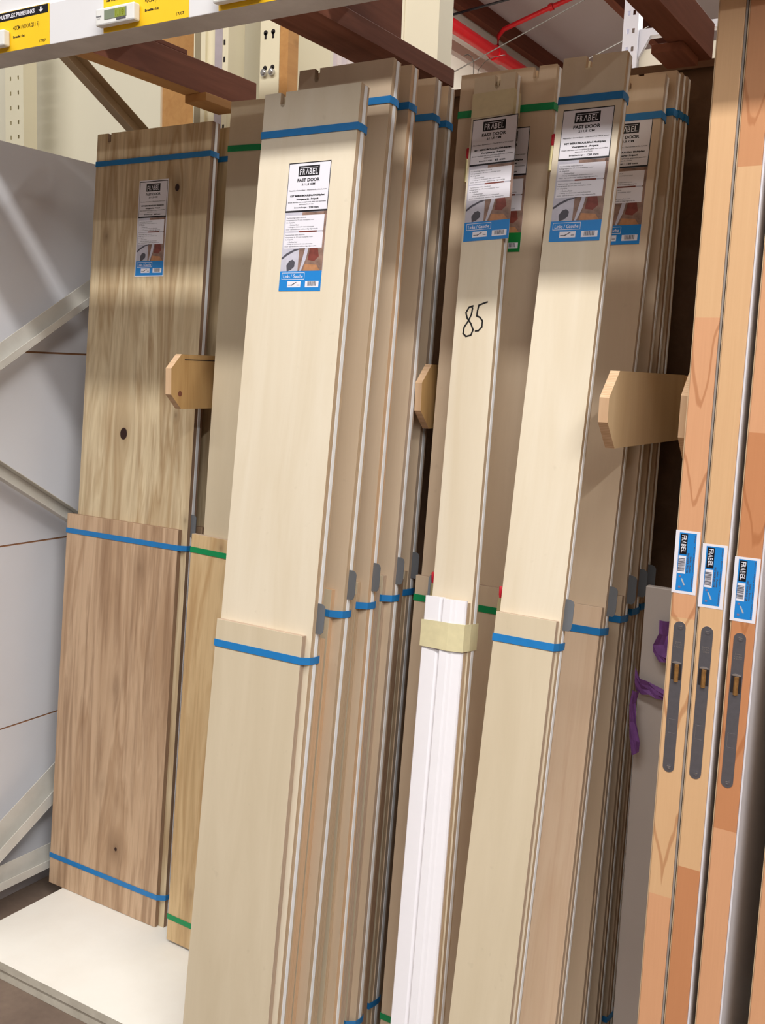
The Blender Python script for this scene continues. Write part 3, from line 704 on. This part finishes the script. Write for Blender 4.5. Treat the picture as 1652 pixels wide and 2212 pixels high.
# right hand stack
kit(-.762, 1.532, 0.0, .1417, 0, .12, 'front birch kit of the right stack, its paper label facing the aisle', M_birch, M_birch_h, M_blue, 0.050, -0.0013, .1177, 'R', (LB['w130'], 0.012, 1.972), pins=True)
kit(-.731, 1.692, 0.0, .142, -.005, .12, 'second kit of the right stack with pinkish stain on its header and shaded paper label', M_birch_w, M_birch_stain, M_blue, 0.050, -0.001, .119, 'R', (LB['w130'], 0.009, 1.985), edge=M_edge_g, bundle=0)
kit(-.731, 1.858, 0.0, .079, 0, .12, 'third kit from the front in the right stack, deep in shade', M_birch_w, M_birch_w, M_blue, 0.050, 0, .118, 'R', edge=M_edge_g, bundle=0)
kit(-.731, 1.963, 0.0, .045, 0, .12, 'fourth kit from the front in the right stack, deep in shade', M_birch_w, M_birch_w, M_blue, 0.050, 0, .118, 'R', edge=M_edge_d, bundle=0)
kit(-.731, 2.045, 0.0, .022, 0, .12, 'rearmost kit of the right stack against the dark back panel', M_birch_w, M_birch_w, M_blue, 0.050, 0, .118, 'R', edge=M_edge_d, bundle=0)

# ------------------------------------------------------------------ plywood dividers (octagonal noses)
def divider(x, th, y0, z0, z1, y1, ch, label, mat, knot=None):
    m = MB(); cz = ch
    prof = [(y0+ch, z0-0.0), (y0, z0+cz), (y0, z1-cz), (y0+ch, z1), (y1, z1), (y1, z0)]
    t = thing('plywood_divider', label, 'divider', (x, y0, z0))
    prof = [(a-y0, b-z0) for a, b in prof]
    m.prism(prof, 'x', 0, th, 0, edge=1); m.make('plate', [mat, M_edge_o], t, 0.0008)
    if knot:
        m = MB(); m.tube([(th-0.001, knot[0], knot[1]), (th+0.0004, knot[0], knot[1])], 0.0065, 16); m.make('knot', plain('knot_brown', rgb(128, 78, 60), 0.6), t)
        m = MB(); m.box(th, th+0.0004, 0.045, 0.30, 0.1155, 0.1175, 0); m.make('saw_line', M_void, t)
    return t
divider(-1.698, .018, 1.784, 1.361, 1.490, 2.127, 0.034, 'octagonal nosed plywood divider with a round knot, left of the green strapped kit', M_plyk, (0.030, 0.036))
divider(-1.0535, .0155, 1.840, 1.353, 1.487, 2.127, 0.038, 'octagonal nosed plywood divider half hidden left of the kit marked 85', M_plyk)
divider(-.597, .017, 1.674, 1.352, 1.486, 2.127, 0.046, 'large octagonal nosed plywood divider right of the right stack, beside the doors', M_ply)
divider(-.449, .014, 1.636, 1.347, 1.486, 2.2, 0.036, 'plywood divider nose just peeping out behind the leftmost door', M_ply)

# ------------------------------------------------------------------ grey skirting bundle and purple ribbon
t = thing('skirting_bundle', 'grey white skirting boards standing between the right stack and the doors', 'skirting boards', (-.545, 1.85, 0.0))
m = MB(); m.box(0, 0.062, 0, 0.016, 0, 1.092, 0); m.make('board', painted('grey_primer', rgb(176, 168, 164), 0.08), t, 0.002)
m = MB(); m.prism([(0.063, 0.0), (0.072, -0.004), (0.078, -0.004), (0.082, 0.002), (0.092, 0.002), (0.095, 0.006), (0.103, 0.006), (0.103, 0.016), (0.063, 0.016)], 'z', 0, 1.089, 0)
m.make('board', painted('grey_primer_b', rgb(170, 164, 160), 0.08), t, 0.0008)
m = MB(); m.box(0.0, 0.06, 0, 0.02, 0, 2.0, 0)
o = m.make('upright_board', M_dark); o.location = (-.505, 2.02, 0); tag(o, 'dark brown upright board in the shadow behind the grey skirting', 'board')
def ribbon(rows, label, yb=1.838, dep=0.004):
    m = MB(); vs = []; random.seed(7)
    for i, (a, b) in enumerate(rows):
        for k in range(4):
            f = k/3; vs.append((a[0]+(b[0]-a[0])*f, yb-dep*math.sin(i*1.7+k*1.1)-random.uniform(0, .002), a[1]+(b[1]-a[1])*f))
    fs = [(i*4+k, i*4+k+1, (i+1)*4+k+1, (i+1)*4+k) for i in range(len(rows)-1) for k in range(3)]
    m.add(vs, fs, 0, False); o = m.make('purple_ribbon', M_purple)
    s_ = o.modifiers.new('thick', 'SOLIDIFY'); s_.thickness = 0.0008
    return tag(o, label, 'ribbon', 'torn purple ribbon pieces')
ribbon([((-.511, 1.034), (-.490, 1.035)), ((-.509, 1.010), (-.490, 1.005)), ((-.520, .985), (-.490, .99)), ((-.519, .972), (-.490, .965)), ((-.505, .957), (-.490, .957))], 'upper crumpled purple ribbon scrap on the grey skirting')
ribbon([((-.549, .937), (-.546, .894)), ((-.538, .918), (-.534, .886)), ((-.525, .914), (-.519, .890)), ((-.508, .908), (-.506, .886)), ((-.488, .904), (-.488, .884))], 'middle purple ribbon strip running across the grey skirting')
ribbon([((-.550, .893), (-.538, .893)), ((-.553, .865), (-.543, .868)), ((-.552, .83), (-.538, .832)), ((-.550, .80), (-.528, .797)), ((-.541, .768), (-.530, .776))], 'lowest purple ribbon tail hanging down the edge of the grey skirting', 1.834)

# ------------------------------------------------------------------ doors
M_pale = plain('pale_lipping_edge', rgb(214, 186, 150), 0.5)
M_skin_shade = plain('gap_shade_grey', rgb(150, 142, 136), 0.6)  # shade of the gap between first two doors, put into the skin colour
def door(x0, x1, mat, label, zs=None, zl=None, y=1.6, grey=False):
    t = thing('door_leaf', label, 'door', (x0, y, 0.0), group='doors standing on edge at the right')
    w = x1-x0
    m = MB(); m.box(0, w, 0, 0.045, 0, 2.115, 0); m.make('wood_edge', mat, t, 0.0012)
    m = MB(); m.box(0.001, w-0.001, 0.045, 0.78, 0, 2.115, 0); m.make('core', M_dark, t)
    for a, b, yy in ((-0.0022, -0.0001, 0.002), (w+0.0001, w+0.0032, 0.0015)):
        m = MB(); m.box(a, b, yy, 0.78, 0, 2.115, 0); m.make('white_skin', M_pale if a < 0 else (M_skin_shade if grey else M_white), t, 0.0008)
    if zs:
        sw, shh = 0.038, 0.101
        s = Sheet(sw, shh)
        s.rect(0.16, 0.86, 0.035, 0.955, 1, 1)
        s.rect(0.21, 0.50, 0.055, 0.375, 2, 2)
        for ch, a in (('F', .075), ('R', .118), ('B', .215), ('E', .265), ('L', .312)): s.text(ch, 0.265, 0.455, a, a+0.04, 0, 3, 0.01, rot=1)
        s.poly([(0.265, 0.162), (0.455, 0.180), (0.455, 0.188), (0.265, 0.208), (0.265, 0.198), (0.42, 0.184), (0.265, 0.172)], 0, 3)
        s.rect(0.19, 0.50, 0.40, 0.68, 0, 2)
        random.seed(5); q = 0.44
        while q < 0.64: ww = random.choice((0.006, 0.010, 0.013)); s.rect(0.19, 0.46, q, q+ww, 3, 3); q += ww+random.choice((0.006, 0.009))
        s.text('FAST DOOR 201,5 CM', 0.53, 0.62, 0.35, 0.66, 3, 3, 0.02, rot=1); s.text('Links - Rechts', 0.66, 0.72, 0.40, 0.66, 3, 3, 0.02, rot=1)
        s.text('Deur - Porte tubespaan - Tubulaire', 0.78, 0.83, 0.06, 0.93, 3, 3, 0.02, rot=1)
        s.poly([(0.34, 0.76), (0.40, 0.755), (0.54, 0.86), (0.48, 0.865)], 4, 3)
        s.rect(0.26, 0.34, 0.71, 0.74, 5, 3); s.rect(0.27, 0.36, 0.88, 0.91, 5, 3)
        o = s.mb.make('price_sticker', [M_lwhite, M_lblue, M_lblack, M_lgrey, plain('sticker_arrow', rgb(176, 180, 190)), plain('sticker_pink', rgb(132, 116, 150))], t, fix=False)
        o.location = (w/2-sw/2-0.002, 0.0001, zs-shh)
    if zl:
        zt, fw_ = zl, 0.0185; Lp = 0.251; cx = w/2-0.003; r = fw_/2
        outer = [(cx+r*math.cos(a_), zt-r+r*math.sin(a_)) for a_ in [math.pi*i/10 for i in range(11)]] + [(cx-r*math.cos(a_), zt-Lp+r-r*math.sin(a_)) for a_ in [math.pi*i/10 for i in range(11)]]
        m = MB(); m.prism(outer, 'y', -0.0007, 0.0004, 0, edge=1); fp = m.make('lock_faceplate', [M_steel, M_bright], t)
        # latch recess with the brass bolt
        m = MB(); m.box(cx-0.0078, cx+0.0078, -0.0009, -0.0006, zt-0.096, zt-0.068, 0); m.make('latch_recess', M_void, fp)
        m = MB(); m.prism([(cx-0.0035, -0.0008), (cx-0.001, -0.0042), (cx+0.002, -0.0042), (cx+0.0040, -0.0008)], 'z', zt-0.099, zt-0.070, 0); m.make('latch_bolt', M_latch, fp)
        m = MB(); m.prism([(cx+0.0075*math.cos(a_), zt-0.069+0.0035*math.sin(a_)) for a_ in [math.pi*i/8 for i in range(9)]], 'y', -0.0012, -0.0006, 0); m.make('latch_lip', M_bright, fp)
        for zc in (zt-0.009, zt-Lp+0.009):
            m = MB(); m.tube([(cx+0.001, -0.0006, zc), (cx+0.001, -0.0014, zc)], 0.0042, 14); sc = m.make('screw', M_steel, fp)
            m = MB(); m.box(cx-0.002, cx+0.0038, -0.0017, -0.0013, zc+0.0008, zc+0.0016, 0); m.box(cx-0.001, cx+0.0028, -0.0017, -0.0013, zc-0.0022, zc-0.0016, 0); m.make('screw_slot', M_bright, sc)
        m = MB(); m.box(cx-0.0055, cx+0.0055, -0.0010, -0.0007, zt-0.185, zt-0.1848, 0); m.box(cx-0.0055, cx+0.0055, -0.0010, -0.0007, zt-0.162, zt-0.1618, 0); m.box(cx-0.0055, cx-0.0053, -0.0010, -0.0007, zt-0.185, zt-0.162, 0); m.make('bolt_outline', M_bright, fp)
        s = Sheet(0.014, 0.014); mb2 = MB()
        for body, a, b, c, d in (('buva', 0.15, 0.85, 0.10, 0.30), ('CE EN', 0.1, 0.9, 0.42, 0.58), ('12209', 0.1, 0.9, 0.66, 0.84)):
            vs, fs, asp = text_geo(body, 0.0)
            mb2.add([((a+(b-a)*p)*0.014, -0.0009, (1-(d-(d-c)*q))*0.014) for p, q in vs], fs, 0)
        o = mb2.make('stamped_marks', M_bright, fp, fix=False); o.location = (cx-0.007, 0, zt-0.045)
    return t
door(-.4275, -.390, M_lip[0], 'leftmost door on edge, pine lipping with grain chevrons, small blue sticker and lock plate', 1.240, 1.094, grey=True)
door(-.3835, -.348, M_lip[1], 'second door on edge from the left, pale pine lipping with blue sticker and lock plate', 1.2235, 1.093)
door(-.3335, -.298, M_lip[2], 'third door on edge, warm orange lipping, blue sticker and lock plate', 1.2095, 1.091)
door(-.2520, -.214, M_lip[3], 'fourth door, only its edge showing at the lower right corner', None, None)

# ------------------------------------------------------------------ price labels on the rail
def price_label(x, label, line1, line2, w=0.216, esl=True):
    s = Sheet(w, 0.118); 
    s.rect(0.03, 0.98, 0.345, 0.49, 1, 1)
    s.text(line1, 0.06, 0.80, 0.385, 0.455, 2, 2, 0.03)
    s.poly([(0.875, 0.375), (0.895, 0.375), (0.895, 0.42), (0.918, 0.42), (0.885, 0.462), (0.852, 0.42), (0.875, 0.42)], 2, 2)
    s.text(line2, 0.50, 0.86, 0.60, 0.69, 1, 2, 0.005)
    s.text('Breedte : 1st', 0.50, 0.66, 0.76, 0.80, 1, 2, 0.05); s.text('17/07', 0.86, 0.95, 0.90, 0.945, 1, 2, 0.02)
    if w > 0.1 : s.text('REF 21/5/12 deur', 0.04, 0.24, 0.505, 0.535, 1, 2, 0.05)
    o = s.mb.make('price_label', [M_yellow, M_lblack, M_lwhite], fix=False); o.location = (x, 1.4496, 2.0862)
    # the upper half tucks behind the rail lip
    for v in o.data.vertices:
        if v.co.z > 0.0765: v.co.z = 0.0765+(v.co.z-0.0765)*0.02
    tag(o, label, 'price label', 'yellow price labels on the rail')
def esl(x, label):
    t = thing('electronic_price_tag', label, 'price tag', (x, 1.4483, 2.094), group='electronic price tags on the rail')
    m = MB(); m.box(0, 0.101, -0.016, 0, 0, 0.0315, 0); m.make('housing', M_esl, t, 0.003)
    m = MB(); m.box(0.024, 0.082, -0.0166, -0.0158, 0.009, 0.0255, 0); m.make('screen', M_lcd, t)
    m = MB()
    vs, fs, _ = text_geo('1.19', 0.03); m.add([(0.054+0.022*p, -0.0169, 0.011+0.011*q) for p, q in vs], fs, 0); m.box(0.052, 0.079, -0.01675, -0.0166, 0.0095, 0.025, 1)
    m.make('digits', [M_lcdy, plain('lcd_lit', rgb(140, 152, 66), 0.3)], t, fix=False)
    m = MB(); x_ = 0.056; random.seed(3)
    while x_ < 0.080: w = random.choice((.0005, .0009)); m.box(x_, x_+w, -0.0166, -0.016, 0.0045, 0.0082, 0); x_ += w+.0007
    vs, fs, _ = text_geo('Bestell', 0.03); m.add([(0.003+0.013*p, -0.0166, 0.0155+0.0028*q) for p, q in vs], fs, 0)
    vs, fs, _ = text_geo('7/07', 0.0); m.add([(0.006+0.007*p, -0.0166, 0.011+0.0022*q) for p, q in vs], fs, 0)
    m.make('printed_marks', M_lgrey, t, fix=False)
price_label(-1.915, 'yellow price label reading multiplex prime links, leftmost on the rail', 'DEURKAST MULTIPLEX PRIME LINKS', '40CM (VOOR 211 5)')
price_label(-1.548, 'second yellow price label on the rail, above the knotty kit', 'DEURKAST MULTIPLEX RECHTS', '40CM (VOOR 211 5)')
price_label(-1.262, 'third yellow price label at the top edge of the picture', 'DEURKAST BERKEN LINKS', '22CM (VOOR 211 5)')
esl(-1.9165, 'electronic price tag on the leftmost yellow label, cut by the picture edge')
esl(-1.552, 'electronic price tag with greenish screen on the second yellow label')
esl(-1.262, 'electronic price tag at the top edge on the third yellow label')

# ------------------------------------------------------------------ distant hall pieces
t = thing('sprinkler_pipe', 'thick red sprinkler pipe running along the hall wall under the ceiling', 'pipe', (0, 0, 0))
m = MB(); m.tube([(-4.83, 6.0, 4.70), (-4.83, 19.9, 4.70)], 0.062, 16); m.make('main_pipe', M_redpipe, t)
m = MB(); m.tube([(-4.83, 9.74, 4.70), (-4.83, 9.90, 4.70)], 0.075, 16); m.make('coupling', M_redpipe, t)
m = MB(); m.tube([(-4.83, 9.82, 4.76), (-4.83, 9.82, 4.88), (-4.77, 9.82, 4.94), (-4.59, 9.82, 4.99), (-4.27, 9.82, 5.08), (-3.2, 9.82, 5.36), (-2.6, 9.82, 5.54)], 0.024, 10); m.make('branch_pipe', M_redpipe, t)
m = MB(); m.tube([(-4.29, 9.82, 5.075), (-4.25, 9.82, 5.086)], 0.036, 10); m.make('branch_joint', M_redpipe, t)
m = MB(); m.tube([(-5.04, 9, 4.27), (-4.143, 9, 4.596), (-3.604, 9, 4.794), (-2.6, 9, 5.16), (-2.15, 9, 5.40)], 0.006, 5)
tag(m.make('hanging_cable', M_wire), 'thin pale cable slanting up under the ceiling', 'cable')
m = MB(); m.tube([(-5.04, 9, 3.73), (-3.404, 9, 4.333), (-3.219, 9, 4.40), (-3.0, 9, 4.49)], 0.006, 5)
tag(m.make('hanging_cable', M_wire), 'short thin cable left of the slotted white post', 'cable')
m = MB(); m.tube([(-5.0, 9, 4.845), (-4.569, 9, 4.886), (-4.0, 9, 4.94), (-3.3, 9, 5.0)], 0.012, 5)
tag(m.make('conduit', M_lblack), 'dark thin conduit crossing below the ceiling beam', 'conduit')
m = MB(); m.tube([(-1.155, 2.178, 2.195), (-1.146, 2.178, 2.197), (-1.135, 2.178, 2.19), (-1.130, 2.178, 2.176), (-1.128, 2.178, 2.13)], 0.0012, 5)
tag(m.make('loose_wire', M_wire), 'hooked loose grey wire above the dark back panel', 'wire')
m = MB(); m.tube([(-1.122, 2.178, 2.13), (-1.117, 2.178, 2.160), (-1.10, 2.178, 2.177), (-1.08, 2.178, 2.183), (-1.052, 2.178, 2.184)], 0.0008, 5)
tag(m.make('loose_wire', M_wire), 'bent thin wire beside the hooked one above the dark back panel', 'wire')
# slotted white post and shelf bracket of another rack
perf_upright('rack_upright', 'bright white slotted post of a farther rack, left of the rightmost beam', -1.612, 4.5, 0.0, 4.3, 0.066, 0.06, [0.022, 0.046], 0.075, M_white, 0.012, 0.02)
t = thing('far_rack_shelf', 'white shelf bracket and beam of the farther rack at upper right', 'shelf', (-1.545, 4.52, 2.88))
m = MB(); m.box(0, 1.9, 0, 0.05, 0.07, 0.10, 0); m.make('shelf_rail', M_white, t)
m = MB(); m.prism([(0.0, -0.02), (0.05, 0.07), (0.0, 0.07)], 'y', 0.0, 0.02, 0); m.make('bracket', M_white, t)
m = MB(); m.box(0, 1.9, 0.02, 0.04, -0.05, 0.02, 0); m.make('back_plate', M_wallc, t)
# lamp glimpsed between beam and door
k = NT('tube_lamp', 0.4); k.b.inputs['Emission Color'].default_value = (1, 0.97, 0.9, 1); k.b.inputs['Emission Strength'].default_value = 2.5; k.col(rgb(250, 250, 245))
t = thing('fluorescent_lamp', 'small lit fluorescent lamp glimpsed between rightmost beam and door', 'lamp', (-1.42, 6.5, 3.42))
m = MB(); m.tube([(0, 0, 0), (0.6, 0, 0.0)], 0.02, 10); m.make('tube', k.m, t)
m = MB(); m.tube([(0, 0, -0.08), (0.6, 0, -0.08)], 0.02, 10); m.make('tube', k.m, t)
m = MB(); m.box(0, 0.6, 0.03, 0.06, -0.11, 0.04, 0); m.make('housing', M_white, t)
